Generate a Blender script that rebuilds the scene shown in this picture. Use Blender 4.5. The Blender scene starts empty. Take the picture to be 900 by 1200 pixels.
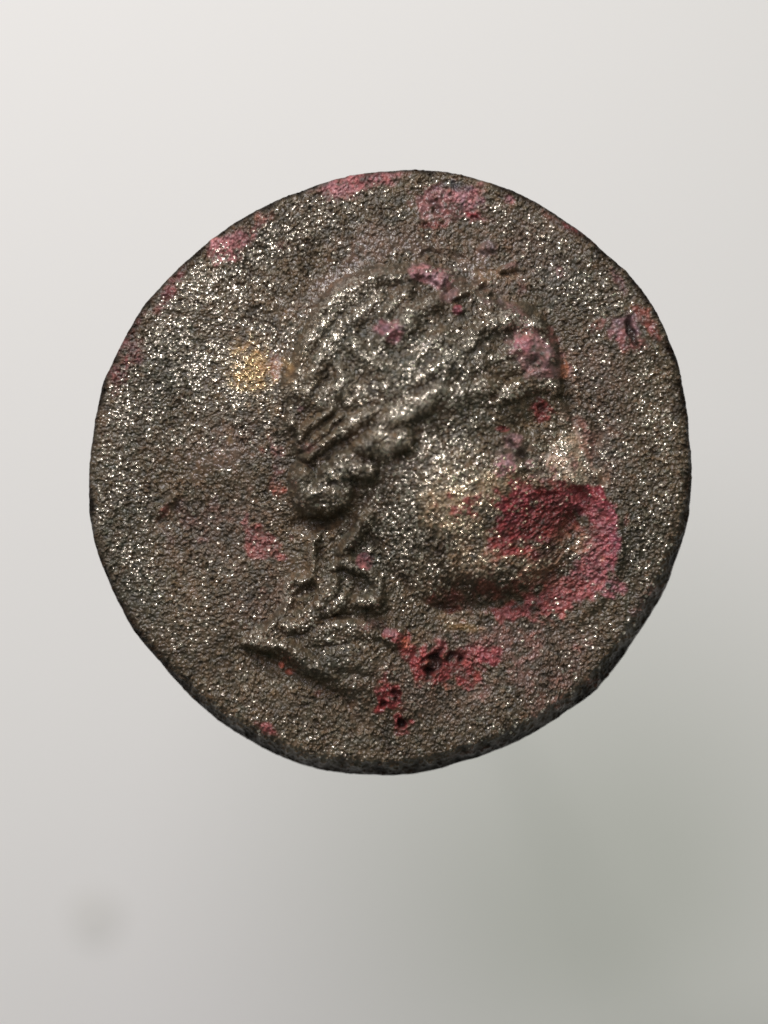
import bpy, math
import numpy as np

# ------------------------------------------------------------------ camera, light, exposure
sc = bpy.context.scene
col = sc.collection
sc.unit_settings.system = 'METRIC'
sc.unit_settings.scale_length = 0.01            # one unit is a centimetre
S = 0.00368                                     # cm per photograph pixel in the plane of the coin
D = 12.0                                        # camera height above the coin face
PAPER_Z = -5.0

cam = bpy.data.objects.new('camera', bpy.data.cameras.new('camera'))
col.objects.link(cam)
cam.location = (0, 0, D)
cam.data.sensor_fit = 'VERTICAL'
cam.data.sensor_height = 36.0
cam.data.lens = 36.0 * D / (1200 * S)
cam.data.clip_start = 0.1
cam.data.clip_end = 500
cam.data.dof.use_dof = True
cam.data.dof.focus_distance = D - 0.02
cam.data.dof.aperture_fstop = 0.18
sc.camera = cam

world = bpy.data.worlds.new('World')
sc.world = world
world.use_nodes = True
bg = world.node_tree.nodes['Background']
bg.inputs[0].default_value = (0.90, 1.0, 0.82, 1)
bg.inputs[1].default_value = 0.14


def area(name, loc, target, size, power, color):
    l = bpy.data.lights.new(name, 'AREA')
    l.shape = 'DISK'
    l.size = size
    l.energy = power
    l.color = color
    o = bpy.data.objects.new(name, l)
    col.objects.link(o)
    o.location = loc
    d = np.array(target, float) - np.array(loc, float)
    from mathutils import Vector
    o.rotation_euler = Vector(d).to_track_quat('-Z', 'Y').to_euler()
    return o


area('key_lamp', (-6.5, 14.0, 11.5), (0, 0, 0), 3.0, 2700, (1.0, 0.975, 0.945))
area('soft_lamp', (-3.9, 7.8, 15.0), (0, 0, 0), 8.0, 1450, (1.0, 0.90, 1.0))
area('fill_lamp', (4, 19, 22), (0, -2, 0), 14, 1250, (0.90, 1.0, 0.76))

sc.view_settings.view_transform = 'Standard'
sc.view_settings.look = 'None'
sc.view_settings.exposure = 0.0
sc.view_settings.gamma = 1.0

rng = np.random.default_rng(7)


def w2(px, py, z=0.0):
    return ((px - 450) * S, -(py - 600) * S, z)


# ------------------------------------------------------------------ raster of the coin face (photo pixels)
X0, Y0, STEP = 90.0, 185.0, 0.5
NX, NY = 1472, 1472
xs = X0 + np.arange(NX) * STEP
ys = Y0 + np.arange(NY) * STEP
GX, GY = np.meshgrid(xs, ys)
FX = np.fft.rfftfreq(NX)[None, :]
FY = np.fft.fftfreq(NY)[:, None]


def gn(sx, sy=None, ang=0.0):
    """smooth random field, unit deviation, blurred by sx (along ang) and sy pixels"""
    sy = sx if sy is None else sy
    sx, sy = sx / STEP, sy / STEP
    c, s = math.cos(ang), math.sin(ang)
    u = FX * c + FY * s
    v = -FX * s + FY * c
    f = np.exp(-2 * (math.pi ** 2) * ((u * sx) ** 2 + (v * sy) ** 2))
    n = np.fft.irfft2(np.fft.rfft2(rng.standard_normal((NY, NX))) * f, s=(NY, NX))
    n -= n.mean()
    return (n / n.std()).astype(np.float32)


def ss(x):
    x = np.clip(x, 0, 1)
    return x * x * (3 - 2 * x)


def smooth_path(pts, closed=False, n=6):
    P = np.array(pts, float)
    out = []
    m = len(P)
    rngi = range(m) if closed else range(m - 1)
    for i in rngi:
        if closed:
            a, b, c, d = P[(i - 1) % m], P[i], P[(i + 1) % m], P[(i + 2) % m]
        else:
            a, b, c, d = P[max(i - 1, 0)], P[i], P[i + 1], P[min(i + 2, m - 1)]
        for k in range(n):
            t = k / n
            out.append(0.5 * ((2 * b) + (-a + c) * t + (2 * a - 5 * b + 4 * c - d) * t * t + (-a + 3 * b - 3 * c + d) * t ** 3))
    if not closed:
        out.append(P[-1])
    return np.array(out)


def win(x0, y0, x1, y1):
    i0 = max(int((x0 - X0) / STEP), 0)
    i1 = min(int((x1 - X0) / STEP) + 2, NX)
    j0 = max(int((y0 - Y0) / STEP), 0)
    j1 = min(int((y1 - Y0) / STEP) + 2, NY)
    return slice(j0, j1), slice(i0, i1)


def segdist(P, Q, x, y):
    dx, dy = Q[0] - P[0], Q[1] - P[1]
    L = dx * dx + dy * dy + 1e-9
    t = np.clip(((x - P[0]) * dx + (y - P[1]) * dy) / L, 0, 1)
    return np.hypot(x - P[0] - t * dx, y - P[1] - t * dy), t


WX = gn(5) * 1.6 + gn(14) * 2.0
WY = gn(5) * 1.6 + gn(14) * 2.0


def stroke(pts, warp=1.0, power=1.0, n=4):
    """0..1 dome along a path of (x, y, r)"""
    P = smooth_path(pts, False, n) if len(pts) > 2 else np.array(pts, float)
    R = P[:, 2].max() + 8
    w = win(P[:, 0].min() - R, P[:, 1].min() - R, P[:, 0].max() + R, P[:, 1].max() + R)
    x = GX[w] + WX[w] * warp
    y = GY[w] + WY[w] * warp
    best = np.zeros(x.shape)
    if len(P) == 1:
        P = np.vstack([P, P + [0.01, 0, 0]])
    for a, b in zip(P[:-1], P[1:]):
        d, t = segdist(a, b, x, y)
        r = a[2] + (b[2] - a[2]) * t
        best = np.maximum(best, 1 - (d / r) ** 2)
    return w, np.clip(best, 0, 1) ** power


def poly_sd(pts, warp=1.0, closed_n=5, pad=40):
    """signed distance, positive inside, over the whole raster (far outside = -pad)"""
    P = smooth_path(pts, True, closed_n)
    w = win(P[:, 0].min() - pad, P[:, 1].min() - pad, P[:, 0].max() + pad, P[:, 1].max() + pad)
    x = GX[w] + WX[w] * warp
    y = GY[w] + WY[w] * warp
    d = np.full(x.shape, 1e9)
    ins = np.zeros(x.shape, bool)
    m = len(P)
    for i in range(m):
        a, b = P[i], P[(i + 1) % m]
        d = np.minimum(d, segdist(a, b, x, y)[0])
        if a[1] != b[1]:
            cr = ((a[1] > y) != (b[1] > y)) & (x < (b[0] - a[0]) * (y - a[1]) / (b[1] - a[1]) + a[0])
            ins ^= cr
    full = np.full((NY, NX), -float(pad), np.float32)
    full[w] = np.where(ins, d, -d)
    return full


def blob(cx, cy, rx, ry, ang=0.0, soft=0.35, rough=0.25, ns=None):
    """0..1 ragged elliptical mask"""
    a = math.radians(ang)
    dx, dy = GX - cx, GY - cy
    u = (dx * math.cos(a) + dy * math.sin(a)) / rx
    v = (-dx * math.sin(a) + dy * math.cos(a)) / ry
    q = 1 - np.hypot(u, v) + (N_MID * 0.6 + N_FINE * 0.5) * rough * min(0.62, 0.25 + min(rx, ry) / 60)
    return ss(q / soft)


N_BIG = gn(40)
N_MID = gn(9)
N_FINE = gn(3.0)
N_TINY = gn(1.2)

# ------------------------------------------------------------------ outline of the flan
OUT = [(122, 446), (114.5, 478), (109, 512), (104.5, 550), (104.5, 582), (106, 608), (113, 643), (125, 676), (138, 705),
       (156, 738), (188, 777), (214, 808), (234, 828), (275, 860), (310, 880), (350, 897), (373, 904), (422, 909.6),
       (456, 910.5), (491, 908), (520, 902), (536, 896), (592, 877), (625, 861), (664, 836), (699, 811), (727, 778),
       (747, 748), (768, 715), (783, 687), (793, 659), (800, 637), (807, 611), (810, 580), (811, 549), (809, 517),
       (806, 484), (800, 451), (794, 423), (783, 397), (770, 366), (753, 341), (731, 315), (711, 299), (690, 279),
       (661, 258), (627, 237), (600, 223), (563, 211), (528, 202.5), (494, 199), (461, 200), (419, 204.5), (378, 215),
       (350, 225), (298, 248), (252, 278), (217, 307), (194, 330), (171, 356), (148, 394), (128, 434)]
CX, CY = 457.0, 555.0
th = np.array([math.atan2(-(p[1] - CY), p[0] - CX) for p in OUT])
rr = np.array([math.hypot(p[0] - CX, p[1] - CY) for p in OUT])
o = np.argsort(th)
th, rr = th[o], rr[o]
THX = np.concatenate([th - 2 * math.pi, th, th + 2 * math.pi])
RRX = np.concatenate([rr, rr, rr])
_w = [(rng.uniform(0, 6.28), k, 0.55 / math.sqrt(k / 20)) for k in (17, 29, 43, 61, 83, 120, 171, 230)]


def radius(t):
    r = np.interp(t, THX, RRX)
    for ph, k, a in _w:
        r = r + a * np.sin(k * t + ph) * 0.32
    return r


RAD = radius(np.arctan2(-(GY - CY), GX - CX)).astype(np.float32)
RHO = np.hypot(GX - CX, GY - CY).astype(np.float32)
EDGE = RAD - RHO                                  # pixels in from the outline

# ------------------------------------------------------------------ relief (heights in photo pixels)
H = np.zeros((NY, NX))
# gentle waviness and doming of the hand struck flan
H += -7.0 * np.clip(RHO / 350, 0, 1.1) ** 2 + N_BIG * 1.3 + gn(22) * 0.7
# sunken band of the left field, low swell behind the head
H += 3.0 * blob(430, 500, 190, 230, 0, 1.0, 0.1)

HEAD = [(346, 548), (336, 520), (331, 482), (336, 440), (350, 396), (374, 354), (406, 326), (440, 311), (482, 306),
        (528, 322), (566, 340), (606, 352), (636, 372), (653, 400), (659, 440), (657, 472), (663, 500), (672, 532),
        (686, 566), (690, 590), (680, 616), (672, 650), (655, 684), (618, 704), (570, 714), (530, 712), (500, 716),
        (470, 700), (430, 640), (400, 610), (350, 606), (340, 585)]
sd_head = poly_sd(HEAD, 0.9)
headfade = 1 - 0.9 * np.exp(-((GX - 694) / 34) ** 2 - ((GY - 640) / 62) ** 2)
H += 12.0 * headfade * ss(sd_head / (15 + 26 * ss((GY - 590) / 60) * ss((GX - 450) / 40) + 12 * ss((GX - 640) / 20) * ss((GY - 478) / 30))) + 16.0 * ss(sd_head / 120)
NECK = [(352, 640), (372, 612), (430, 590), (500, 640), (525, 705), (528, 760), (520, 810), (490, 850), (450, 862),
        (424, 836), (392, 806), (350, 784), (318, 770), (284, 757), (306, 733), (330, 712), (333, 690), (346, 676),
        (358, 664)]
sd_neck = poly_sd(NECK, 0.8)
neck_fade = ss((525 - GX) / 120) * 0.75 + 0.25 * ss((560 - GX) / 40)
neck_fade = neck_fade * (1 - 0.85 * ss((GY - 770) / 90))
H += 11.0 * ss(sd_neck / 16) * neck_fade * (1 - ss(sd_head / 12))


def add(pts, h, warp=1.0, power=1.0, n=4):
    if h < 0:                                   # worn hollows: wide, soft, uneven
        pts = [(p[0], p[1], p[2] * 1.45) for p in pts]
        power, warp = 1.7, warp + 0.5
    w, d = stroke(pts, warp, power, n)
    H[w] += h * d * (1 + 0.25 * N_MID[w] if h < 0 else 1)


def dome(pts, h, warp=1.0):
    """steep sided roll: rises fast from its border"""
    w, d = stroke(pts, warp, 0.5)
    H[w] += h * d


def lock(pts, h=1.0, warp=0.6, power=0.8, n=5):
    """one strand of the struck relief: strands are merged by height, so valleys form between them"""
    w, d = stroke(pts, warp, power, n)
    LK[w] = np.maximum(LK[w], h * d)


def soften(F, s):
    sg = s / STEP
    f = np.exp(-2 * (math.pi ** 2) * ((FX * sg) ** 2 + (FY * sg) ** 2))
    return np.fft.irfft2(np.fft.rfft2(F) * f, s=(NY, NX))


# hair: strands of the crown, swept back from the forehead to the knot
LK = np.zeros((NY, NX))
for pts, h in [
        ([(340, 470, 9), (343, 440, 13), (354, 412, 15), (368, 388, 15)], 8),
        ([(364, 400, 14), (386, 368, 16), (412, 344, 16), (438, 330, 13)], 9),
        ([(430, 332, 12), (456, 324, 13), (478, 324, 10)], 8),
        ([(356, 474, 10), (362, 452, 12), (376, 432, 12), (386, 414, 10)], 8),
        ([(374, 482, 10), (388, 468, 15), (404, 450, 12), (400, 432, 9)], 9.5),
        ([(400, 404, 11), (412, 384, 12), (430, 364, 12), (446, 348, 9)], 8),
        ([(448, 438, 11), (432, 428, 13), (416, 408, 11), (408, 392, 8)], 9),
        ([(448, 412, 11), (456, 394, 13), (452, 376, 9)], 7.5),
        ([(452, 374, 8), (464, 358, 9), (480, 340, 8)], 9),
        ([(474, 392, 12), (484, 374, 15), (500, 360, 12), (514, 358, 8)], 9.5),
        ([(408, 478, 9), (430, 462, 12), (456, 450, 13), (480, 434, 12), (502, 412, 11), (520, 392, 9)], 5),
        ([(470, 462, 12), (496, 446, 15), (524, 426, 15), (548, 404, 13), (566, 392, 9)], 5),
        ([(520, 452, 12), (548, 436, 15), (576, 418, 14), (600, 408, 11)], 5),
        ([(556, 392, 11), (576, 380, 14), (600, 378, 14), (622, 386, 10), (634, 390, 6)], 10),
        ([(500, 480, 12), (524, 468, 17), (550, 460, 17), (580, 456, 13)], 5.5),
        ([(566, 452, 12), (590, 440, 14), (616, 430, 15), (640, 424, 12)], 5.5),
        ([(604, 404, 10), (624, 410, 17), (640, 420, 15)], 9.5),
]:
    lock(pts, h, 0.9, 1.0)
LK = 0.52 * soften(LK, 1.5) * (1 + 0.3 * gn(9)) * (1 - 0.5 * blob(545, 430, 75, 38, -18, 0.8, 0.1)) + 0.66 * soften(LK, 7) + 1.6 * blob(545, 430, 75, 38, -18, 0.8, 0.1) + 0.9 * gn(8, 5, math.radians(-50)) * ss(LK / 6) * ss((560 - GX) / 60)
for pts, h in [
        # rolled edge: lobes from the temple to the nape
        ([(450, 502, 10), (470, 488, 19), (494, 474, 19), (516, 464, 12)], 11),
        ([(424, 524, 10), (438, 520, 16), (456, 520, 18), (472, 516, 13)], 14),
        ([(388, 556, 12), (404, 548, 18), (420, 546, 17), (432, 548, 10)], 14.5),
        ([(352, 562, 15), (358, 578, 20), (374, 582, 22), (396, 576, 18)], 14),
        # knot behind the ear
        ([(352, 514, 5), (364, 502, 5.5), (378, 490, 5), (388, 482, 4)], 8),
        ([(362, 524, 5), (376, 512, 5.5), (390, 500, 5), (400, 490, 4)], 8),
        ([(336, 478, 5), (342, 492, 5.5), (350, 506, 5)], 7),
        ([(356, 538, 6), (372, 530, 8), (392, 514, 9), (414, 498, 9), (432, 486, 7)], 8),
]:
    lock(pts, h, 0.9, 0.6 if h >= 12 else 1.0)
LK = LK * (1 + 0.16 * gn(6)) + 0.6 * gn(6) * ss(LK / 6)
fine = gn(7, 1.6, math.radians(-38))
H += soften(LK, 0.9) * 1.05 + fine * 0.25 * ss(LK / 5)
add([(346, 612, 6), (370, 611, 7), (398, 603, 7), (420, 588, 7), (436, 566, 6)], -4, 0.3)
add([(448, 552, 5), (470, 540, 6), (486, 524, 5)], -3, 0.3)
add([(346, 522, 3), (350, 534, 4), (356, 530, 3)], -4, 0.2)
add([(333, 474, 3), (338, 494, 3), (345, 512, 4)], -4, 0.3)

# neck and bust
LK = np.zeros((NY, NX))
for pts, h in [
        ([(376, 622, 4), (368, 634, 5), (364, 650, 5), (364, 668, 6), (354, 678, 6), (342, 682, 5.5), (335, 692, 5), (335, 706, 5), (332, 716, 5)], 8),
        ([(334, 716, 6), (318, 730, 7), (302, 744, 8), (290, 753, 6)], 6),
        ([(290, 753, 7), (312, 754, 9), (336, 758, 10), (360, 772, 11), (382, 790, 11), (400, 808, 10)], 5),
        ([(340, 730, 12), (364, 720, 13), (388, 712, 12), (404, 700, 10)], 4.5),
        ([(376, 706, 9), (386, 694, 11), (394, 680, 8)], 7),
        ([(432, 602, 8), (424, 618, 10), (412, 634, 10), (400, 648, 8)], 6.5),
        ([(392, 664, 7), (404, 656, 9), (418, 656, 9)], 5.5),
        ([(414, 664, 7), (430, 670, 8), (442, 682, 8.5), (442, 696, 8.5), (430, 704, 8), (416, 704, 7)], 8.5),
        ([(372, 744, 14), (396, 738, 15), (420, 736, 14), (436, 744, 10)], 3.5),
        ([(386, 776, 14), (412, 768, 18), (432, 778, 14)], 3),
        ([(410, 806, 10), (424, 800, 13), (440, 812, 10)], 2),
]:
    lock(pts, h)
NECKW = ss((LK - 4) / 4)
H += soften(LK, 0.8) * 1.3 * (1 + 0.15 * gn(6))
add([(346, 698, 4), (354, 693, 6), (364, 687, 5)], -9, 0.2)
add([(374, 642, 3), (376, 654, 4)], -3, 0.2)
add([(400, 722, 5), (416, 722, 5)], -3)
add([(428, 716, 4), (440, 714, 5), (450, 704, 4)], -3.5)
add([(296, 768, 5), (326, 776, 6), (356, 792, 7), (384, 808, 8), (404, 828, 9), (420, 850, 9)], -2.6, 0.6)

# wreath leaves over the forehead
sd_leaf = poly_sd([(480, 322), (490, 314), (512, 313), (532, 319), (529, 330), (517, 343), (510, 338), (500, 330), (486, 331)], 0.3)
H += 5.5 * ss(sd_leaf / 5)
LK = np.zeros((NY, NX))
lock([(530, 354, 4), (544, 345, 6), (556, 338, 5.5), (566, 332, 3.5)], 6, 0.2)
lock([(533, 364, 5), (538, 366, 6)], 6.5, 0.2)
H += soften(LK, 0.6)
add([(518, 352, 3), (530, 342, 3)], -3, 0.2)
add([(498, 306, 4), (515, 302, 5), (530, 308, 5)], -2.5)
# brow, eye socket, nose and cheek
sd_brow = poly_sd([(600, 444), (630, 430), (654, 430), (659, 448), (657, 466), (640, 463), (622, 466), (604, 474), (586, 480), (570, 478), (580, 462)], 0.3)
H += 8.0 * ss(sd_brow / 9)
H -= 5.5 * blob(620, 496, 46, 26, -18, 1.0, 0.05)
H -= 2.0 * blob(566, 512, 60, 16, -22, 1.0, 0.05)
LK = np.zeros((NY, NX))
lock([(590, 512, 6), (600, 514, 8), (608, 524, 6)], 5, 0.3)
lock([(582, 546, 8), (592, 550, 9), (604, 552, 7)], 3.5, 0.3)
lock([(612, 546, 7), (624, 546, 8)], 3.5, 0.3)
lock([(654, 470, 5), (660, 496, 8), (664, 524, 13), (670, 548, 15), (674, 562, 12)], 6.5, 0.5)
H += soften(LK, 1.0)
H -= 4.5 * blob(609, 535, 10, 8, 0, 0.8, 0.05)
H -= 2.5 * blob(640, 520, 14, 26, -15, 1.0, 0.05)
H += 6.0 * blob(520, 580, 95, 85, -20, 1.0, 0.02)
# jaw
H += 7.0 * blob(582, 664, 72, 40, 2, 1.0, 0.05)
add([(500, 714, 7), (530, 712, 10), (566, 714, 12), (600, 708, 9), (624, 698, 6)], -1.0, 0.9)
# scoured hollow over the mouth and chin
H -= 4.5 * blob(640, 612, 84, 52, 10, 1.0, 0.1)
H -= 2.5 * blob(682, 668, 40, 40, 0, 1.0, 0.1)
H += 2.5 * ss(1 - np.abs(np.hypot((GX - 634) / 1.0, (GY - 644) / 0.94) - 92) / 10) * ss((GX - 640) / 50)
# field marks
add([(186, 604, 4), (196, 592, 4), (208, 580, 4)], 3, 0.3)
add([(192, 612, 6), (204, 600, 9), (220, 610, 14)], -3.5)
add([(690, 496, 6), (696, 530, 6), (700, 560, 5)], -3)
add([(672, 500, 5), (682, 530, 5), (692, 562, 5)], 3)
add([(560, 293, 7), (575, 288, 8)], 5)
add([(585, 318, 4), (600, 313, 5)], 4, 0.3)
add([(590, 321, 2), (606, 317, 2)], -3, 0.2)
add([(462, 745, 15)], 7, 0.5)
add([(478, 752, 9)], 3, 0.5)
for (p, h) in (([(386, 540, 3), (392, 556, 4), (400, 574, 4)], -4), ([(428, 510, 3), (426, 526, 4), (434, 546, 4)], -4), ([(468, 504, 3), (476, 508, 3), (486, 512, 3)], -2.5)):
    add(p, h, 0.4)
H = soften(H, 1.2) * 1.65
HIGH = H - soften(H, 7)                            # what stands proud gets rubbed bare
# pits
PITS = [(511, 778, 16, 9, -35, 9), (528, 770, 11, 7, -20, 8), (502, 792, 6, 8, 0, 8), (464, 817, 7, 9, 10, 9), (450, 824, 5, 5, 0, 6),
        (470, 849, 8, 11, -10, 10), (740, 392, 4, 14, -20, 7), (735, 378, 4, 6, 0, 5), (511, 245, 6, 8, 0, 5),
        (500, 266, 9, 4, 20, 5), (555, 256, 8, 3, 25, 5), (632, 480, 4, 5, 0, 5), (520, 710, 12, 5, 0, 3), (676, 600, 7, 4, 0, 2),
        (222, 596, 14, 10, 0, 3), (665, 602, 8, 5, 20, 1.5), (640, 580, 8, 5, 0, 3), (640, 640, 12, 9, 0, 3)]
PIT = np.zeros((NY, NX))
for (x, y, a, b, g, dp) in PITS:
    m = blob(x, y, a * 1.2, b * 1.2, g, 0.9, 1.3)
    H -= dp * m
    PIT = np.maximum(PIT, m * min(1, dp / 7))

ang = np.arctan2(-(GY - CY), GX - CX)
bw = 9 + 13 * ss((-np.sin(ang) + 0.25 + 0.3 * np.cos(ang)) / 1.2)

# ------------------------------------------------------------------ colour of the patina (linear), stains with their own outlines
C = np.empty((NY, NX, 3))
C[:] = (0.100, 0.072, 0.044)


def tint(mask, c, k=1.0):
    m = (np.clip(mask, 0, 1) * k)[..., None]
    C[:] = C * (1 - m) + np.array(c) * m


RED = np.zeros((NY, NX))         # how much the grain is drowned in red corrosion


def stain(cx, cy, rx, ry, ang, c, k=1.0, soft=0.5, rough=0.6, smooth=0.8):
    global RED
    g_ = sum(c) / 3
    c = tuple((0.88 * v + 0.12 * g_) * 0.84 for v in c)
    m = blob(cx, cy, rx, ry, ang, soft, rough)
    m = m * np.clip(0.86 + 0.16 * N_FINE + 0.22 * N_TINY, 0, 1)
    tint(m, c, k)
    RED = np.maximum(RED, m * smooth * k)
    return m


PINKB = (0.125, 0.082, 0.064)
OLIVE = (0.042, 0.040, 0.028)
TAN = (0.235, 0.165, 0.10)
tint(ss(N_BIG * 0.5 + 0.4), (0.088, 0.067, 0.045), 0.5)
for a in [(395, 330, 90, 34, -40), (470, 280, 130, 30, -3), (560, 320, 60, 40, 20), (620, 290, 90, 50, 30), (700, 450, 50, 110, -10),
          (270, 520, 80, 40, -20), (260, 620, 90, 60, 0), (300, 700, 60, 60, 0), (600, 740, 130, 40, -5), (650, 780, 90, 50, -20),
          (700, 540, 50, 60, 0), (500, 810, 120, 60, 0)]:
    tint(blob(*a, 0.9, 0.4), PINKB, 0.55)
for a in [(420, 400, 90, 70, -30), (520, 430, 110, 50, -20), (390, 565, 60, 35, -25), (200, 440, 70, 120, 25), (150, 600, 50, 110, -10),
          (660, 330, 70, 60, 30), (430, 660, 60, 70, 0), (480, 620, 50, 80, 0), (380, 770, 60, 50, 30), (540, 500, 70, 40, -15),
          (740, 640, 50, 110, 15), (300, 300, 90, 30, -40), (160, 700, 40, 80, -25)]:
    tint(blob(*a, 0.9, 0.5), OLIVE, 0.6)
tint(blob(540, 600, 60, 80, 10, 0.9, 0.6), TAN, 0.35)
tint(blob(600, 650, 90, 60, 0, 0.9, 0.6), TAN, 0.45)
tint(blob(668, 545, 36, 45, -20, 0.9, 0.4), (0.42, 0.33, 0.24), 0.8)
tint(blob(590, 572, 70, 24, -6, 0.9, 0.5), (0.30, 0.22, 0.14), 0.6)
tint(blob(560, 570, 80, 20, -8, 0.8, 0.6), TAN, 0.45)
tint(blob(304, 446, 42, 56, 0, 1.4, 0.8), (0.30, 0.18, 0.08), 0.75)
tint(blob(575, 322, 30, 16, 0, 0.8, 0.6), (0.20, 0.12, 0.06), 0.6)
tint(blob(545, 735, 30, 8, 5, 0.8, 0.6), (0.27, 0.17, 0.06), 0.6)
tint(blob(575, 720, 90, 12, -2, 0.9, 0.6), TAN, 0.5)
CRIM, DEEP, PINK, ROSE, ORNG, MAGE = (0.24, 0.042, 0.040), (0.12, 0.018, 0.020), (0.40, 0.175, 0.18), (0.26, 0.095, 0.09), (0.42, 0.11, 0.06), (0.34, 0.085, 0.11)
# hollow of the mouth
stain(628, 604, 70, 44, -4, CRIM, 0.95, 0.3, 0.5)
stain(640, 640, 76, 60, 0, (0.22, 0.07, 0.045), 0.5, 0.6, 0.8, 0.3)
stain(598, 610, 34, 38, 25, (0.21, 0.03, 0.042), 0.8, 0.5, 0.5)
stain(686, 592, 32, 24, 35, (0.25, 0.028, 0.045), 0.9, 0.4, 0.5)
stain(708, 628, 14, 34, -12, MAGE, 0.85, 0.5, 0.4)
stain(692, 668, 38, 38, 0, (0.38, 0.12, 0.145), 0.95, 0.5, 0.5)
stain(716, 640, 14, 40, 5, (0.40, 0.09, 0.13), 0.9, 0.5, 0.5)
stain(652, 698, 58, 26, -25, (0.35, 0.10, 0.085), 0.9, 0.6, 0.6)
stain(672, 640, 26, 20, 0, (0.34, 0.19, 0.10), 0.6, 0.7, 0.9, 0.2)
stain(612, 714, 64, 15, -8, (0.29, 0.06, 0.05), 0.85, 0.5, 0.7)
stain(660, 650, 40, 30, 0, (0.30, 0.17, 0.10), 0.6, 0.7, 0.9, 0.2)
stain(560, 690, 50, 20, 0, (0.13, 0.03, 0.022), 0.75, 0.6, 0.7)
stain(535, 705, 40, 14, 5, (0.10, 0.025, 0.02), 0.7, 0.6, 0.7)
stain(590, 640, 30, 20, 0, (0.26, 0.08, 0.05), 0.5, 0.7, 0.9, 0.3)
stain(640, 640, 18, 22, 0, (0.07, 0.055, 0.04), 0.8, 0.6, 0.9, 0.2)
stain(648, 588, 14, 10, 0, (0.05, 0.045, 0.035), 0.8, 0.6, 0.9, 0.2)
stain(678, 602, 12, 9, 20, (0.03, 0.02, 0.025), 0.8, 0.6, 0.9, 0.2)
for pts_, c_, k_ in (([(572, 608), (588, 582), (620, 571), (660, 568), (690, 580), (668, 598), (652, 622), (640, 640), (600, 645), (574, 632)], (0.175, 0.030, 0.034), 0.78),
                     ([(664, 573), (695, 584), (716, 610), (722, 640), (713, 680), (690, 706), (650, 722), (600, 728), (556, 722), (600, 707), (640, 691), (664, 665), (690, 640), (690, 614), (672, 600)], (0.27, 0.078, 0.082), 0.68)):
    m_ = ss((poly_sd(pts_, 0.8, 4, 30) + 3.0 * N_FINE + 3.0 * N_MID + 4) / 13) * np.clip(0.9 + 0.14 * N_FINE + 0.16 * N_TINY, 0, 1)
    tint(m_, c_, k_)
    RED = np.maximum(RED, m_ * 0.85)
stain(205, 330, 40, 8, -50, (0.17, 0.045, 0.05), 0.8, 0.8, 0.5)
stain(155, 390, 34, 8, -58, (0.17, 0.045, 0.048), 0.8, 0.8, 0.5)
stain(282, 280, 40, 14, -32, (0.34, 0.12, 0.13), 0.7, 0.8, 0.5)
stain(655, 262, 44, 6, 38, (0.12, 0.03, 0.028), 0.6, 0.8, 0.5)
STREAK = gn(7, 1.3, math.radians(-32))
tint(blob(645, 640, 95, 85, 0, 0.8, 0.3) * ss(STREAK * 0.6), (0.062, 0.026, 0.020), 0.7)
tint(blob(660, 655, 60, 50, 0, 0.9, 0.4) * ss(-STREAK * 0.5 - 0.2), (0.34, 0.17, 0.11), 0.6)
# spots under the chin
stain(462, 746, 20, 17, 0, CRIM, 0.9, 0.5)
stain(458, 740, 13, 8, 0, PINK, 0.7, 0.7)
stain(474, 752, 7, 7, 0, ORNG, 0.8, 0.6)
stain(486, 770, 24, 8, 15, CRIM, 0.8)
stain(515, 785, 34, 26, -10, (0.27, 0.035, 0.035), 0.95, 0.4)
stain(545, 775, 30, 22, -20, CRIM, 0.85, 0.5)
stain(524, 803, 12, 7, 0, ORNG, 0.6)
stain(502, 776, 6, 5, 0, ORNG, 0.7)
stain(574, 766, 14, 15, 20, (0.32, 0.045, 0.06), 0.9, 0.5)
stain(546, 805, 8, 5, 0, CRIM, 0.9)
stain(455, 818, 19, 23, -10, (0.27, 0.035, 0.038), 0.95, 0.4)
stain(466, 848, 19, 22, -10, (0.25, 0.032, 0.036), 0.95, 0.4)
stain(580, 750, 70, 25, -5, ROSE, 0.35, 0.9, 0.8, 0.2)
stain(440, 732, 18, 10, 0, ROSE, 0.5, 0.8)
stain(427, 657, 11, 10, 0, (0.33, 0.13, 0.14), 0.85, 0.4, 0.4)
# eye region
stain(632, 481, 13, 14, 0, CRIM, 0.9, 0.4)
stain(588, 504, 11, 5, 0, CRIM, 0.9, 0.4)
stain(600, 517, 15, 12, 20, (0.42, 0.20, 0.21), 0.85, 0.5, 0.4)
stain(590, 547, 17, 14, -30, (0.44, 0.18, 0.21), 0.9, 0.5, 0.4)
stain(618, 545, 13, 9, 0, PINK, 0.7, 0.6)
stain(600, 530, 40, 26, 0, (0.22, 0.16, 0.15), 0.5, 0.9, 0.5, 0.5)
stain(640, 545, 36, 22, -10, (0.34, 0.23, 0.19), 0.6, 0.8, 0.6, 0.4)
stain(688, 520, 10, 40, -8, (0.28, 0.12, 0.10), 0.6, 0.7, 0.6, 0.4)
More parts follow.
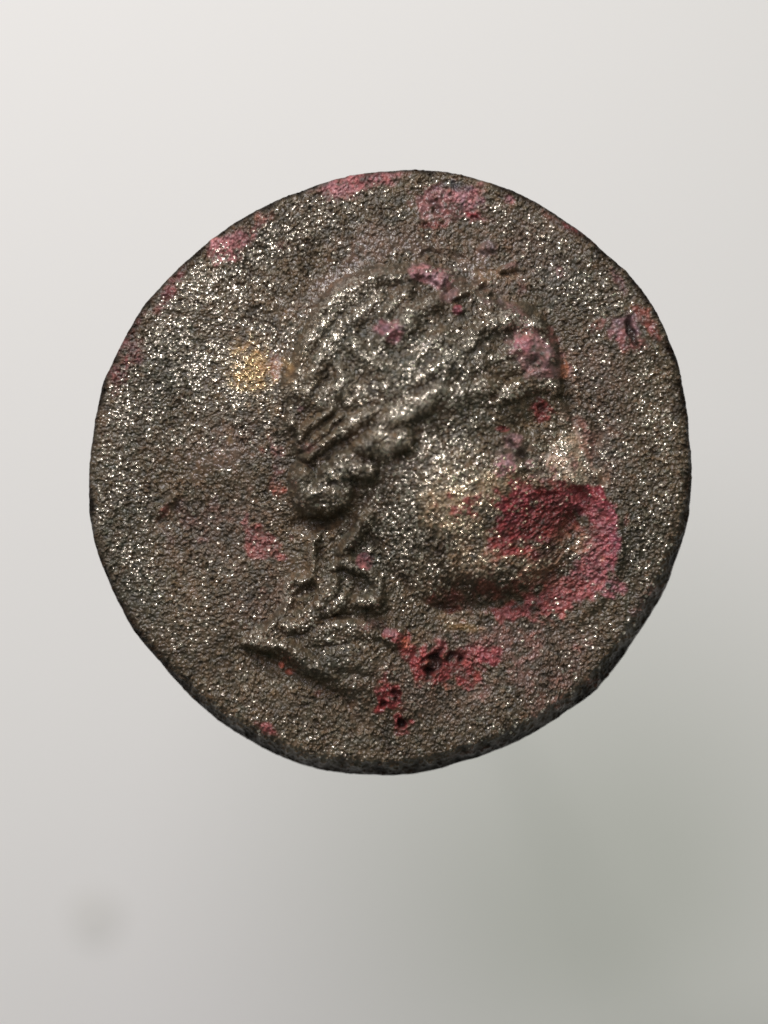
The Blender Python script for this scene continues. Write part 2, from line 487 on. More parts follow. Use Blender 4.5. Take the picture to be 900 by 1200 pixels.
# forehead and leaves
stain(626, 419, 40, 32, 30, (0.31, 0.15, 0.15), 0.9, 0.5, 0.3)
stain(610, 408, 14, 9, 0, (0.36, 0.12, 0.15), 0.7, 0.6)
stain(646, 398, 14, 30, -18, (0.20, 0.07, 0.065), 0.7, 0.6)
stain(600, 368, 50, 12, 22, (0.19, 0.10, 0.105), 0.7, 0.7)
stain(660, 432, 5, 14, 0, (0.42, 0.14, 0.05), 0.7, 0.6)
stain(502, 324, 30, 15, 8, (0.46, 0.18, 0.20), 0.95, 0.4, 0.3)
stain(514, 333, 14, 13, 0, (0.46, 0.21, 0.23), 0.9, 0.5, 0.3)
stain(524, 350, 18, 12, -20, (0.28, 0.13, 0.13), 0.7, 0.7)
stain(536, 366, 9, 8, 0, (0.30, 0.06, 0.08), 0.95, 0.4, 0.3)
stain(452, 390, 18, 14, 20, (0.32, 0.13, 0.15), 0.85, 0.5, 0.5)
stain(458, 402, 8, 7, 0, (0.32, 0.10, 0.12), 0.8, 0.5)
stain(353, 480, 9, 8, 0, (0.26, 0.11, 0.12), 0.8, 0.6)
stain(361, 526, 14, 9, 0, (0.20, 0.10, 0.095), 0.6, 0.8)
# behind the head
stain(325, 545, 18, 32, 5, (0.24, 0.09, 0.09), 0.85, 0.7)
stain(322, 575, 15, 12, 0, (0.42, 0.11, 0.07), 0.85, 0.6, 0.7)
stain(306, 632, 30, 19, 20, (0.25, 0.075, 0.07), 0.85, 0.6, 0.7, 0.4)
stain(310, 692, 12, 12, 0, (0.26, 0.09, 0.06), 0.5, 0.8, 0.8, 0.3)
stain(322, 425, 9, 26, 0, (0.24, 0.10, 0.085), 0.6, 0.8, 0.8, 0.4)
stain(192, 600, 6, 22, 30, (0.28, 0.08, 0.075), 0.6, 0.8, 0.6, 0.3)
stain(232, 604, 46, 34, 0, (0.16, 0.08, 0.075), 0.45, 0.9, 0.8, 0.2)
stain(220, 634, 30, 8, 0, (0.22, 0.10, 0.09), 0.5, 0.9, 0.8, 0.2)
stain(330, 778, 4, 4, 0, ORNG, 0.9, 0.6)
stain(341, 786, 6, 4, 0, ORNG, 0.8, 0.6)
stain(372, 812, 8, 7, 0, (0.22, 0.07, 0.06), 0.7, 0.7)
stain(312, 854, 18, 11, 25, (0.28, 0.065, 0.07), 0.85, 0.6)
# upper rim
stain(420, 214, 66, 15, -11, (0.34, 0.11, 0.12), 0.95, 0.6, 0.3)
stain(455, 211, 18, 10, -5, (0.44, 0.15, 0.16), 0.7, 0.7, 0.4)
stain(402, 230, 34, 10, -10, (0.28, 0.12, 0.12), 0.6, 0.8, 0.5)
stain(530, 240, 54, 28, 8, (0.29, 0.12, 0.125), 0.9, 0.6, 0.4)
stain(545, 232, 26, 15, 10, (0.40, 0.15, 0.17), 0.7, 0.7, 0.5)
stain(508, 265, 22, 7, 0, (0.30, 0.05, 0.05), 0.6, 0.8)
stain(553, 253, 14, 5, 15, (0.30, 0.02, 0.03), 0.7, 0.8)
stain(595, 233, 12, 7, 15, (0.38, 0.14, 0.16), 0.7, 0.6)
stain(533, 218, 22, 8, 8, (0.025, 0.034, 0.038), 0.85, 0.7, 0.5, 0.5)
stain(268, 292, 31, 20, -20, (0.40, 0.145, 0.155), 0.95, 0.5, 0.4)
stain(305, 262, 26, 13, -40, (0.42, 0.15, 0.13), 0.7, 0.8, 0.7)
stain(194, 354, 24, 10, -50, (0.19, 0.055, 0.06), 0.7, 0.8, 0.5)
stain(140, 435, 16, 34, 25, (0.17, 0.045, 0.048), 0.75, 0.8, 0.5)
stain(160, 410, 14, 20, 25, (0.24, 0.09, 0.10), 0.5, 0.8, 0.5)
stain(332, 288, 14, 9, 0, (0.28, 0.11, 0.10), 0.4, 0.8, 0.5)
# right side
stain(672, 268, 20, 8, 38, (0.20, 0.028, 0.030), 0.9, 0.5, 0.4)
stain(725, 330, 8, 24, -30, (0.22, 0.10, 0.11), 0.7, 0.7, 0.4)
stain(754, 372, 12, 24, -30, (0.30, 0.075, 0.06), 0.75, 0.7, 0.6)
stain(768, 394, 8, 16, -25, (0.24, 0.05, 0.045), 0.75, 0.7, 0.6)
stain(730, 383, 26, 20, 0, (0.25, 0.13, 0.15), 0.85, 0.6, 0.5)
stain(738, 402, 30, 14, 20, (0.24, 0.075, 0.075), 0.7, 0.7, 0.5)
stain(697, 385, 16, 9, -40, (0.33, 0.12, 0.10), 0.7, 0.7, 0.6)
stain(675, 495, 14, 12, 0, (0.26, 0.12, 0.10), 0.4, 0.9, 0.6, 0.3)
stain(610, 338, 8, 10, 0, (0.30, 0.10, 0.10), 0.5, 0.8, 0.5)
stain(655, 320, 5, 8, 0, (0.28, 0.13, 0.13), 0.6, 0.7, 0.4)
stain(598, 312, 14, 5, -20, (0.28, 0.13, 0.12), 0.6, 0.7, 0.4)
stain(574, 292, 13, 11, 0, (0.24, 0.15, 0.15), 0.8, 0.7, 0.4)
stain(520, 330, 130, 60, 0, (0.16, 0.11, 0.095), 0.3, 0.9, 0.5, 0.2)
stain(700, 800, 40, 12, -35, (0.17, 0.035, 0.03), 0.6, 0.8, 0.8, 0.3)
stain(640, 800, 50, 30, -20, (0.22, 0.09, 0.075), 0.4, 0.9, 0.9, 0.2)
stain(760, 700, 16, 26, 25, (0.12, 0.04, 0.04), 0.5, 0.8, 0.8, 0.2)
stain(560, 880, 50, 10, -15, (0.15, 0.04, 0.035), 0.5, 0.8, 0.8, 0.3)
rim_tone_shade = ss(1 - (EDGE + 1.3 * N_MID + 0.8 * N_FINE) / (bw * 1.25 - 3))  # dark rim patina, with shade painted in broader along the lower edge
rim_tone_shade = rim_tone_shade * (1 - 0.75 * RED)
tint(rim_tone_shade, (0.014, 0.009, 0.007), 0.9)
PRED = ss((C[..., 0] / (C[..., 1] + 1e-4) - 1.8) / 1.2)
tint(PIT, (0.012, 0.014, 0.011), 0.85)
C *= (1 + 0.16 * N_TINY + 0.13 * N_FINE + 0.10 * N_MID)[..., None].clip(0.4, 1.7)
C *= (1 + 0.05 * gn(2.0)[..., None] * np.array([1.0, -0.2, -0.9]))

# ------------------------------------------------------------------ worn metal grains, crowded also where highlights are painted in
W = 0.10 + np.zeros((NY, NX))


def worn(cx, cy, rx, ry, ang, k):  # density of pale grains: wear plus painted-in highlights
    global W
    a = math.radians(ang)
    dx, dy = GX - cx, GY - cy
    u = (dx * math.cos(a) + dy * math.sin(a)) / rx
    v = (-dx * math.sin(a) + dy * math.cos(a)) / ry
    W = np.maximum(W, k * np.exp(-(u * u + v * v) * 0.9))


for a in [(340, 275, 60, 26, -35, 0.95), (230, 335, 60, 40, -50, 0.9), (205, 400, 60, 50, -45, 0.8), (150, 480, 34, 70, 10, 0.75),
          (150, 580, 34, 70, -5, 0.55), (165, 660, 30, 60, -20, 0.4), (300, 440, 44, 60, 0, 1.0), (255, 420, 60, 50, 0, 0.75),
          (270, 350, 60, 40, -40, 0.6), (420, 350, 60, 32, -38, 0.95), (375, 400, 30, 50, 20, 0.8), (392, 455, 34, 24, -30, 0.95),
          (430, 420, 30, 26, 40, 0.9), (490, 375, 30, 24, -30, 0.85), (460, 355, 26, 12, -45, 0.8), (595, 382, 44, 17, 14, 0.95),
          (520, 430, 90, 40, -18, 0.72), (480, 480, 70, 28, -22, 0.95), (600, 455, 60, 22, -8, 0.75), (445, 525, 40, 26, -25, 0.9),
          (395, 565, 44, 26, -25, 0.8), (360, 580, 22, 22, 0, 0.5), (350, 430, 20, 40, 20, 0.7), (470, 610, 56, 76, 0, 0.8), (520, 540, 50, 40, 0, 0.65),
          (560, 570, 66, 38, -10, 0.8), (535, 620, 36, 46, 0, 0.85), (665, 545, 32, 42, -25, 0.95), (620, 560, 60, 14, -5, 0.6),
          (312, 745, 30, 14, 5, 0.85), (345, 690, 16, 30, 20, 0.6), (366, 640, 10, 26, 0, 0.6), (425, 620, 20, 22, 0, 0.55),
          (395, 700, 40, 26, 0, 0.55), (440, 680, 16, 30, 0, 0.6), (400, 745, 50, 22, 10, 0.45), (630, 275, 60, 18, 36, 0.55),
          (680, 330, 50, 34, 40, 0.42), (765, 470, 24, 60, -5, 0.6), (770, 570, 26, 70, 0, 0.6), (755, 650, 30, 60, 15, 0.5),
          (720, 520, 40, 50, 0, 0.35), (700, 760, 70, 30, -40, 0.35), (600, 830, 120, 30, -20, 0.3), (350, 860, 90, 22, 25, 0.3),
          (620, 675, 30, 16, 0, 0.6), (600, 650, 60, 30, 0, 0.45), (680, 650, 26, 26, 0, 0.4), (560, 335, 20, 8, -35, 0.9),
          (530, 322, 12, 10, -40, 0.7), (440, 215, 40, 8, -8, 0.35), (540, 210, 30, 8, 5, 0.5), (500, 215, 30, 12, 0, 0.4),
          (250, 520, 80, 30, 0, 0.35), (200, 750, 50, 50, 0, 0.25), (700, 380, 30, 30, 0, 0.25), (655, 700, 50, 20, -20, 0.35)]:
    worn(*a)
W = np.maximum(W, NECKW * 0.75)
W = W * np.clip(1 + 0.35 * gn(8) + 0.2 * gn(4), 0.15, 1.7)
W *= np.clip(1 + 0.26 * HIGH, 0.25, 1.8)
W *= 1 + 0.4 * ss(sd_head / 12) * ss((600 - GY) / 60) + 0.35 * ss((330 - GX) / 60) * ss((560 - GY) / 120)
W *= 1 - 0.85 * RED
W *= 1 - PIT
W *= ss((EDGE - 5) / 14) * 0.97 + 0.03
W *= 1 - 0.5 * ss((0.45 * (GX - 457) + 0.9 * (GY - 620)) / 260)
SMOOTHA = np.zeros((NY, NX))
for a in [(400, 322, 100, 26, -38), (470, 285, 90, 26, 0), (560, 315, 50, 30, 10), (520, 345, 60, 24, 0), (250, 540, 90, 30, -10), (325, 430, 12, 60, 5),
          (600, 530, 44, 30, 0), (730, 385, 40, 26, 10), (625, 420, 34, 28, 20), (500, 245, 60, 26, 0), (345, 660, 14, 30, 0)]:
    SMOOTHA = np.maximum(SMOOTHA, blob(*a, 0.9, 0.3))
W *= 1 - 0.72 * SMOOTHA

# ------------------------------------------------------------------ grains: real bumps stamped over the relief
GR = np.zeros((NY, NX))
MET = np.zeros((NY, NX))


def stamp(n, rmin, rmax, hk, metal=None, minfld=None):
    a = rng.uniform(0, 2 * math.pi, n)
    q = np.sqrt(rng.uniform(0, 1, n)) * (radius(a) - 1.5)
    px = CX + q * np.cos(a)
    py = CY - q * np.sin(a)
    gi = np.clip(((px - X0) / STEP).round().astype(int), 8, NX - 9)
    gj = np.clip(((py - Y0) / STEP).round().astype(int), 8, NY - 9)
    r = rmin + (rmax - rmin) * rng.uniform(0, 1, n) ** 1.8
    keep = np.ones(n, bool)
    if metal is not None:
        keep = rng.uniform(0, 1, n) < metal[gj, gi]
    r, px, py, gi, gj = r[keep], px[keep], py[keep], gi[keep], gj[keep]
    an = rng.uniform(0, math.pi, len(r))
    el = rng.uniform(0.7, 1.0, len(r))
    hz = rng.uniform(0.35, 1.4, len(r)) if metal is None else rng.uniform(0.9, 1.3, len(r))
    mb = rng.uniform(0.3, 1.0, len(r))
    tx = rng.normal(0, 0.22, len(r))
    ty = rng.normal(0, 0.22, len(r))
    K = int(math.ceil(rmax / STEP)) + 1
    for dj in range(-K, K + 1):
        for di in range(-K, K + 1):
            ex = xs[gi + di] - px
            ey = ys[gj + dj] - py
            u = (ex * np.cos(an) + ey * np.sin(an)) / r
            v = (-ex * np.sin(an) + ey * np.cos(an)) / (r * el)
            d2 = u * u + v * v
            m = d2 < 1
            if not m.any():
                continue
            h = hz[m] * r[m] * hk * (np.sqrt(1 - d2[m]) + 0.25 * (tx[m] * u[m] + ty[m] * v[m]))
            np.maximum.at(GR, (gj[m] + dj, gi[m] + di), h)
            if metal is not None:
                np.maximum.at(MET, (gj[m] + dj, gi[m] + di), (1 - d2[m] ** 2) * mb[m])


amp = (1 - 0.75 * SMOOTHA) * (1 - 0.55 * RED)
# sandy ground: separate mounds on flat metal, in patches of coarser and finer sand
g_ = gn(0.85) * 0.9 + gn(1.35) * 1.0
coarse = ss(0.5 + 0.45 * gn(16))
g_ = g_ * (0.75 + 0.35 * coarse) + 0.45 * gn(2.4) * coarse
GR = 0.62 * np.log1p(np.exp(2.4 * (g_ - 0.35)))
stamp(26000, 0.9, 2.2, 0.85)

stamp(62000, 1.1, 2.4, 0.95, W * 0.55)
H += GR * amp * 1.05
H += (gn(0.8) * 0.24 + gn(1.4) * 0.36) * (1 - 0.35 * SMOOTHA) * (1 - 0.7 * MET) + gn(3) * 0.3
H += gn(2.2, 0.9, math.radians(-35)) * 1.0 * ss(blob(620, 650, 110, 90, 0, 0.9, 0.2))
H += RED * (gn(2.5) * 0.9 + gn(1.2) * 0.5)

# colour darkens in the gaps between the grains
C *= (0.74 + 0.36 * ss(GR / 2.0))[..., None]
# worn metal and painted glints share one pale colour on the grain tops
MET = ss((MET - 0.1) / 0.5) * ss(W * 8)
gold = blob(303, 447, 56, 66, 0, 1.3, 0.8)
warm = np.maximum(blob(590, 610, 130, 110, 0, 0.9, 0.3) * 0.55, gold)
metcol = np.array((0.94, 0.85, 0.73))[None, None] * (1 - warm[..., None]) + np.array((0.85, 0.64, 0.36))[None, None] * warm[..., None]
metcol = metcol * (0.82 + 0.18 * gn(1.5).clip(-1.5, 1)[..., None])
C = C * (1 - 0.92 * MET[..., None]) + metcol * 0.92 * MET[..., None]
C = np.clip(C, 0.004, 0.95)
ROUGH = 0.43 - 0.06 * N_FINE - 0.12 * SMOOTHA + 0.05 * RED
ROUGH = ROUGH * (1 - MET) + 0.18 * MET

# rolled shoulder of the rim; wider at the foot of the coin
q = np.clip(1 - (EDGE + N_FINE * 0.6) / bw, 0, 1)
low = ss((bw - 14) / 8)
H -= bw * 0.9 * (1 - low) * (1 - np.sqrt(np.clip(1 - q * q * 0.96, 0, 1))) + low * bw * 1.5 * q ** 1.35

# ------------------------------------------------------------------ mesh: square grid wrapped onto the outline
N = 1000
g = np.linspace(-1, 1, N + 1)
A, B = np.meshgrid(g, g)
sw = np.abs(A) > np.abs(B)
with np.errstate(divide='ignore', invalid='ignore'):
    r_ = np.where(sw, A, B)
    phi = np.where(sw, (math.pi / 4) * (B / A), (math.pi / 2) - (math.pi / 4) * (A / B))
phi = np.nan_to_num(phi)
ux, uy = r_ * np.cos(phi), r_ * np.sin(phi)
tt = np.arctan2(uy, ux)
rad = np.hypot(ux, uy)
RT = radius(tt)
VX = CX + rad * RT * np.cos(tt)
VY = CY - rad * RT * np.sin(tt)


def sample(F):
    fx = (VX - X0) / STEP
    fy = (VY - Y0) / STEP
    i = np.clip(fx.astype(int), 0, NX - 2)
    j = np.clip(fy.astype(int), 0, NY - 2)
    a, b = fx - i, fy - j
    if F.ndim == 3:
        a, b = a[..., None], b[..., None]
    return F[j, i] * (1 - a) * (1 - b) + F[j, i + 1] * a * (1 - b) + F[j + 1, i] * (1 - a) * b + F[j + 1, i + 1] * a * b


VZ = sample(H)
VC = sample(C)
VR = sample(ROUGH)
VM = sample(MET)
VS = sample(0.5 * (1 - 0.9 * rim_tone_shade) * (1 - 0.3 * RED))
K_ = 1.0055                                        # the rim lies a little lower than the portrait
P3 = np.stack([(CX + (VX - CX) * K_ - 450) * S, -(CY + (VY - CY) * K_ - 600) * S, VZ * S], -1).reshape(-1, 3)
VCf = np.concatenate([VC.reshape(-1, 3), np.ones((VC.size // 3, 1))], 1)
VRf, VMf, VSf = VR.ravel(), VM.ravel(), VS.ravel()
idx = np.arange((N + 1) ** 2).reshape(N + 1, N + 1)
quads = np.stack([idx[:-1, :-1], idx[:-1, 1:], idx[1:, 1:], idx[1:, :-1]], -1).reshape(-1, 4)
# upward facing?
a, b, c = P3[quads[1000, 0]], P3[quads[1000, 1]], P3[quads[1000, 2]]
if np.cross(b - a, c - a)[2] < 0:
    quads = quads[:, ::-1]
qx = (VX[:-1, :-1] + VX[1:, 1:]).ravel() / 2
qy = (VY[:-1, :-1] + VY[1:, 1:]).ravel() / 2


def qs(F):
    i = np.clip(((qx - X0) / STEP).astype(int), 0, NX - 1)
    j = np.clip(((qy - Y0) / STEP).astype(int), 0, NY - 1)
    return F[j, i]


# ------------------------------------------------------------------ materials
def new_mat(name):
    m = bpy.data.materials.new(name)
    m.use_nodes = True
    return m, m.node_tree, m.node_tree.nodes['Principled BSDF']


patina, nt, bs = new_mat('corroded_bronze')
ca = nt.nodes.new('ShaderNodeAttribute'); ca.attribute_name = 'patina_colour'
ra = nt.nodes.new('ShaderNodeAttribute'); ra.attribute_name = 'roughness_value'
ma = nt.nodes.new('ShaderNodeAttribute'); ma.attribute_name = 'bare_metal_glint'
tc = nt.nodes.new('ShaderNodeTexCoord')
no = nt.nodes.new('ShaderNodeTexNoise')
no.inputs['Scale'].default_value = 130
no.inputs['Detail'].default_value = 3
bp = nt.nodes.new('ShaderNodeBump')
bp.inputs['Strength'].default_value = 0.35
bp.inputs['Distance'].default_value = 0.004
L = nt.links.new
L(ca.outputs['Color'], bs.inputs['Base Color'])
L(ra.outputs['Fac'], bs.inputs['Roughness'])
L(ma.outputs['Fac'], bs.inputs['Metallic'])
L(tc.outputs['Object'], no.inputs['Vector'])
L(no.outputs['Fac'], bp.inputs['Height'])
L(bp.outputs['Normal'], bs.inputs['Normal'])
sa = nt.nodes.new('ShaderNodeAttribute'); sa.attribute_name = 'sheen_level'
L(sa.outputs['Fac'], bs.inputs['Specular IOR Level'])

edge_mat, nt, bs = new_mat('dark_rim_patina')
no = nt.nodes.new('ShaderNodeTexNoise')
no.inputs['Scale'].default_value = 9
no.inputs['Detail'].default_value = 8
cr = nt.nodes.new('ShaderNodeValToRGB')
cr.color_ramp.elements[0].color = (0.006, 0.005, 0.004, 1)
cr.color_ramp.elements[1].color = (0.022, 0.010, 0.008, 1)
n2 = nt.nodes.new('ShaderNodeTexNoise')
n2.inputs['Scale'].default_value = 60
bp = nt.nodes.new('ShaderNodeBump')
bp.inputs['Strength'].default_value = 0.8
bp.inputs['Distance'].default_value = 0.01
L = nt.links.new
L(no.outputs['Fac'], cr.inputs[0])
L(cr.outputs[0], bs.inputs['Base Color'])
L(n2.outputs['Fac'], bp.inputs['Height'])
L(bp.outputs['Normal'], bs.inputs['Normal'])
bs.inputs['Roughness'].default_value = 0.75
bs.inputs['Specular IOR Level'].default_value = 0.08

# ------------------------------------------------------------------ the coin and its parts
coin = bpy.data.objects.new('coin', None)
col.objects.link(coin)
coin.location = (*w2(CX, CY)[:2], -0.36)
coin['label'] = 'worn dark bronze coin with a head facing right and crimson corrosion'
coin['category'] = 'coin'
org = np.array(coin.location)
coin.empty_display_size = 0.2


def part(name, qmask, parent, label=None):
    q = quads[qmask]
    used, inv = np.unique(q, return_inverse=True)
    inv = inv.reshape(q.shape)
    me = bpy.data.meshes.new(name)
    me.vertices.add(len(used))
    me.vertices.foreach_set('co', (P3[used] - org).astype(np.float32).ravel())
    me.loops.add(inv.size)
    me.loops.foreach_set('vertex_index', inv.astype(np.int32).ravel())
    me.polygons.add(len(q))
    me.polygons.foreach_set('loop_start', (np.arange(len(q)) * 4).astype(np.int32))
    me.update(calc_edges=True)
    me.polygons.foreach_set('use_smooth', np.ones(len(q), bool))
    at = me.attributes.new('patina_colour', 'FLOAT_COLOR', 'POINT')
    at.data.foreach_set('color', VCf[used].astype(np.float32).ravel())
    at = me.attributes.new('roughness_value', 'FLOAT', 'POINT')
    at.data.foreach_set('value', VRf[used].astype(np.float32))
    at = me.attributes.new('bare_metal_glint', 'FLOAT', 'POINT')
    at.data.foreach_set('value', VMf[used].astype(np.float32))
    at = me.attributes.new('sheen_level', 'FLOAT', 'POINT')
    at.data.foreach_set('value', VSf[used].astype(np.float32))
    me.materials.append(patina)
    ob = bpy.data.objects.new(name, me)
    col.objects.link(ob)
    ob.parent = parent
    if label:
        ob['label'] = label
    return ob


def sdp(pts):
    return poly_sd(pts, 0.5, 4, 6)


lab = np.zeros(len(quads), int)
PARTS = ['field', 'portrait', 'hair', 'neck', 'hair_curl', 'leaf', 'leaf', 'eye', 'nose', 'rim']
hm = qs(sd_head) > -1
nm = qs(sd_neck * (neck_fade > 0.12)) > 0
lab[nm & (qs(neck_fade) > 0.15)] = 3
lab[hm] = 1
HAIR = [(330, 540), (326, 480), (332, 430), (348, 392), (372, 350), (404, 322), (440, 307), (482, 302), (528, 318), (566, 336),
        (606, 348), (638, 368), (655, 398), (640, 402), (600, 412), (585, 430), (600, 456), (560, 474), (505, 496), (482, 520),
        (474, 536), (444, 560), (424, 586), (398, 603), (350, 610), (336, 590), (336, 560)]
hairm = (qs(sdp(HAIR)) > 0)
lab[hairm] = 2
lab[(qs(sdp([(356, 618), (378, 612), (380, 640), (376, 672), (372, 690), (345, 712), (326, 712), (326, 684), (350, 668)])) > 0)] = 4
lab[qs(sdp([(472, 322), (488, 308), (516, 308), (538, 316), (530, 334), (516, 350), (506, 342), (492, 334), (476, 334)])) > 0] = 5
lab[qs(sdp([(528, 352), (546, 336), (572, 326), (566, 342), (548, 356), (546, 370), (532, 372), (526, 364)])) > 0] = 6
lab[qs(sdp([(584, 506), (600, 498), (620, 508), (630, 530), (624, 552), (604, 548), (584, 556), (580, 534)])) > 0] = 7
lab[qs(sdp([(650, 486), (662, 500), (674, 532), (690, 566), (686, 578), (664, 574), (650, 540), (644, 505)])) > 0] = 8
lab[(qs(EDGE) < 13)] = 9
# corrosion spots: each one a raised or sunken crust of its own
SPOTS = [('corrosion_patch', [(566, 600), (600, 568), (660, 566), (702, 584), (724, 620), (726, 664), (700, 704), (650, 728), (590, 730),
                              (556, 722), (600, 704), (640, 690), (650, 660), (610, 650), (572, 636)], 'crimson and pink hollow over the mouth'),
         ('corrosion_patch', [(500, 690), (540, 680), (596, 684), (612, 700), (560, 716), (514, 714)], 'dark red crust under the jaw'),
         ('corrosion_patch', [(444, 732), (466, 728), (482, 744), (478, 762), (456, 762), (442, 750)], 'round rosy blister'),
         ('corrosion_patch', [(490, 764), (520, 758), (548, 762), (556, 780), (552, 808), (520, 812), (494, 804), (484, 786)], 'scarlet crust round a black pit'),
         ('corrosion_patch', [(562, 752), (584, 748), (590, 766), (584, 784), (562, 782)], 'small scarlet crust'),
         ('corrosion_patch', [(440, 798), (460, 794), (476, 808), (474, 832), (486, 848), (482, 868), (464, 872), (450, 852), (438, 828)], 'scarlet crust with two black holes'),
         ('corrosion_patch', [(590, 404), (606, 396), (632, 398), (652, 412), (654, 436), (636, 446), (612, 436)], 'cracked pink crust on the forehead'),
         ('corrosion_patch', [(440, 384), (454, 378), (466, 392), (466, 408), (452, 410), (442, 396)], 'pink spot in the hair'),
         ('corrosion_patch', [(416, 656), (426, 646), (438, 654), (436, 668), (422, 670)], 'round pink spot on the neck'),
         ('corrosion_patch', [(618, 480), (630, 466), (646, 474), (646, 490), (630, 496)], 'red ringed pit under the brow'),
         ('corrosion_patch', [(308, 536), (322, 518), (338, 530), (340, 580), (322, 590), (304, 580)], 'red and orange smear behind the hair'),
         ('corrosion_patch', [(284, 620), (306, 616), (330, 634), (326, 650), (300, 646), (284, 636)], 'dull red patch in the left field'),
         ('corrosion_patch', [(246, 284), (270, 274), (292, 284), (290, 302), (268, 310), (248, 300)], 'pink patch near the upper left rim'),
         ('corrosion_patch', [(380, 222), (420, 208), (464, 202), (472, 214), (440, 226), (400, 236)], 'rosy crust along the top rim'),
         ('corrosion_patch', [(488, 232), (520, 218), (566, 222), (600, 232), (576, 252), (552, 262), (520, 276), (492, 268)], 'pitted pink crust below the top rim'),
         ('corrosion_patch', [(690, 384), (712, 366), (744, 362), (776, 390), (776, 410), (744, 418), (708, 404)], 'violet and red crust by the right rim'),
         ('corrosion_patch', [(654, 258), (668, 258), (690, 280), (684, 286), (664, 274)], 'dark red spot on the right shoulder of the rim'),
         ('corrosion_patch', [(296, 846), (316, 842), (336, 858), (326, 868), (304, 862)], 'dull red spot on the lower left rim')]
for k, (nme, pts, lb) in enumerate(SPOTS):
    lab[qs(sdp(pts)) > 0] = 20 + k

obs = {}
portrait = part('portrait', lab == 1, coin, 'bare face in profile facing right')
part('field', lab == 0, coin)
part('rim', lab == 9, coin)
hair = part('hair', lab == 2, portrait)
part('neck', lab == 3, portrait)
part('hair_curl', lab == 4, portrait)
part('leaf', lab == 5, portrait, 'pink crusted leaf above the forehead')
part('leaf', lab == 6, portrait, 'short dark leaf with a rosy bead at its foot')
part('eye', lab == 7, portrait)
part('nose', lab == 8, portrait)
for k, (nme, pts, lb) in enumerate(SPOTS):
    part(nme, lab == 20 + k, coin, lb)

# edge wall and reverse
M = 1600
ta = np.linspace(0, 2 * math.pi, M, endpoint=False)
# perimeter ring taken from the face mesh so that the wall starts exactly there
per = np.concatenate([idx[0, :-1], idx[:-1, -1], idx[-1, :0:-1], idx[:0:-1, 0]])
ring0 = P3[per] - org
cxy = np.array([0.0, 0.0])
rings = [ring0]
dirs = ring0[:, :2] / np.linalg.norm(ring0[:, :2], axis=1)[:, None]
wob = np.interp(np.arange(len(per)), np.arange(0, len(per) + 80, 40), rng.normal(0, 1, len(np.arange(0, len(per) + 80, 40))))
for f, out in ((0.15, 0.002), (0.4, 0.001), (0.7, -0.012), (0.9, -0.04), (1.0, -0.09)):
    z = ring0[:, 2] * (1 - f) + 0.02 * f
    rings.append(np.concatenate([ring0[:, :2] + dirs * (out + wob[:, None] * 0.002 * f), z[:, None]], 1))
V = np.concatenate(rings + [np.array([[0, 0, 0.0]])])
n = len(per)
F = []
for k in range(len(rings) - 1):
    a = np.arange(n) + k * n
    b = (np.arange(n) + 1) % n + k * n
    F.append(np.stack([a, b, b + n, a + n], 1))
F = np.concatenate(F)
last = (len(rings) - 1) * n
faces = F.tolist() + [[last + i, last + (i + 1) % n, len(V) - 1] for i in range(n)]
me = bpy.data.meshes.new('edge')
me.from_pydata(V.tolist(), [], faces)
me.polygons.foreach_set('use_smooth', np.ones(len(faces), bool))
me.materials.append(edge_mat)
import bmesh
bm = bmesh.new(); bm.from_mesh(me); bmesh.ops.recalc_face_normals(bm, faces=bm.faces); bm.to_mesh(me); bm.free()
eo = bpy.data.objects.new('edge', me)
col.objects.link(eo)
eo.parent = coin

# ------------------------------------------------------------------ pale paper sheet far below, out of focus
paper, nt, bs = new_mat('pale_matte_paper')
bs.inputs['Base Color'].default_value = (0.80, 0.79, 0.79, 1)
bs.inputs['Roughness'].default_value = 0.9
bs.inputs['Specular IOR Level'].default_value = 0.1
no = nt.nodes.new('ShaderNodeTexNoise')
no.inputs['Scale'].default_value = 40
no.inputs['Detail'].default_value = 5
bp = nt.nodes.new('ShaderNodeBump')
bp.inputs['Strength'].default_value = 0.15
bp.inputs['Distance'].default_value = 0.01
nt.links.new(no.outputs['Fac'], bp.inputs['Height'])
nt.links.new(bp.outputs['Normal'], bs.inputs['Normal'])
me = bpy.data.meshes.new('backdrop')
gs = 24
vs, fs = [], []
for j in range(gs + 1):
    for i in range(gs + 1):
        x, y = -40 + 80 * i / gs, -40 + 80 * j / gs
        vs.append((x, y, PAPER_Z))
for j in range(gs):
    for i in range(gs):
        a = j * (gs + 1) + i
        fs.append((a, a + 1, a + gs + 2, a + gs + 1))
me.from_pydata(vs, [], fs)
me.materials.append(paper)
bd = bpy.data.objects.new('backdrop', me)
col.objects.link(bd)
bd['kind'] = 'structure'

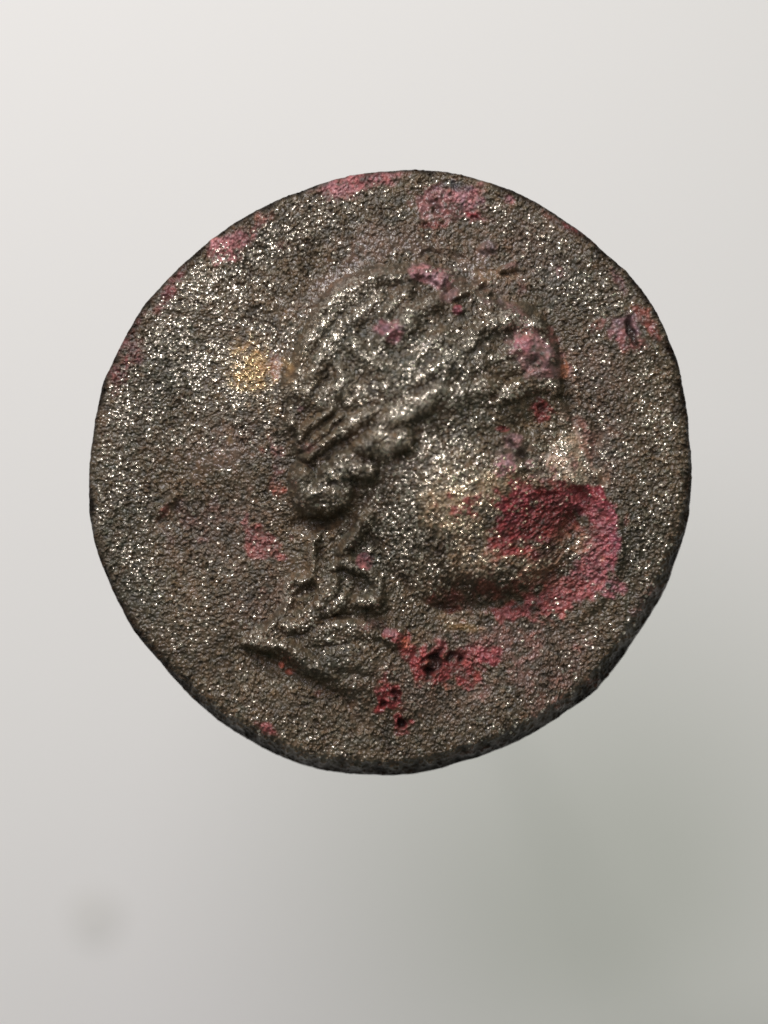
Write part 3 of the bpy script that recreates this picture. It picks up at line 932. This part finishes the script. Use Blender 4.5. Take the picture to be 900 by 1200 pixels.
# slim stand that carries the coin, wholly behind it
stand_mat, nt, bs = new_mat('pale_stand')
bs.inputs['Base Color'].default_value = (0.75, 0.74, 0.72, 1)
bs.inputs['Roughness'].default_value = 0.6
prof = [(0.0, PAPER_Z), (0.30, PAPER_Z), (0.30, PAPER_Z + 0.03), (0.26, PAPER_Z + 0.05), (0.02, PAPER_Z + 0.07), (0.010, PAPER_Z + 0.12),
        (0.010, -0.42), (0.02, -0.40), (0.06, -0.38), (0.06, -0.362), (0.0, -0.362)]
vs, fs = [], []
K = 40
for (r, z) in prof:
    for k in range(K):
        vs.append((r * math.cos(2 * math.pi * k / K), r * math.sin(2 * math.pi * k / K), z - PAPER_Z))
for i in range(len(prof) - 1):
    for k in range(K):
        fs.append((i * K + k, i * K + (k + 1) % K, (i + 1) * K + (k + 1) % K, (i + 1) * K + k))
me = bpy.data.meshes.new('coin_stand')
me.from_pydata(vs, [], fs)
me.materials.append(stand_mat)
so = bpy.data.objects.new('coin_stand', me)
so.location = (coin.location[0], coin.location[1], PAPER_Z)
col.objects.link(so)
so['label'] = 'slim pale stand hidden behind the bronze coin'
so['category'] = 'stand'

# faint grey speck lying on the paper
kk = (D - PAPER_Z) / D
speck_mat, nt, bs = new_mat('grey_speck')
bs.inputs['Base Color'].default_value = (0.73, 0.72, 0.71, 1)
bs.inputs['Roughness'].default_value = 0.9
bm = bmesh.new()
bmesh.ops.create_icosphere(bm, subdivisions=3, radius=1)
for v in bm.verts:
    k = 1 + 0.12 * math.sin(3 * v.co.x + 2) + 0.08 * math.sin(5 * v.co.y)
    v.co.x *= 0.185 * k
    v.co.y *= 0.165 * k
    v.co.z = v.co.z * 0.006 + 0.006
me = bpy.data.meshes.new('speck')
bm.to_mesh(me); bm.free()
me.materials.append(speck_mat)
sp = bpy.data.objects.new('speck', me)
sp.location = (w2(112, 1071)[0] * kk, w2(112, 1071)[1] * kk, PAPER_Z)
col.objects.link(sp)
sp['label'] = 'blurred grey speck on the pale backdrop below and left of the coin'
sp['category'] = 'speck'
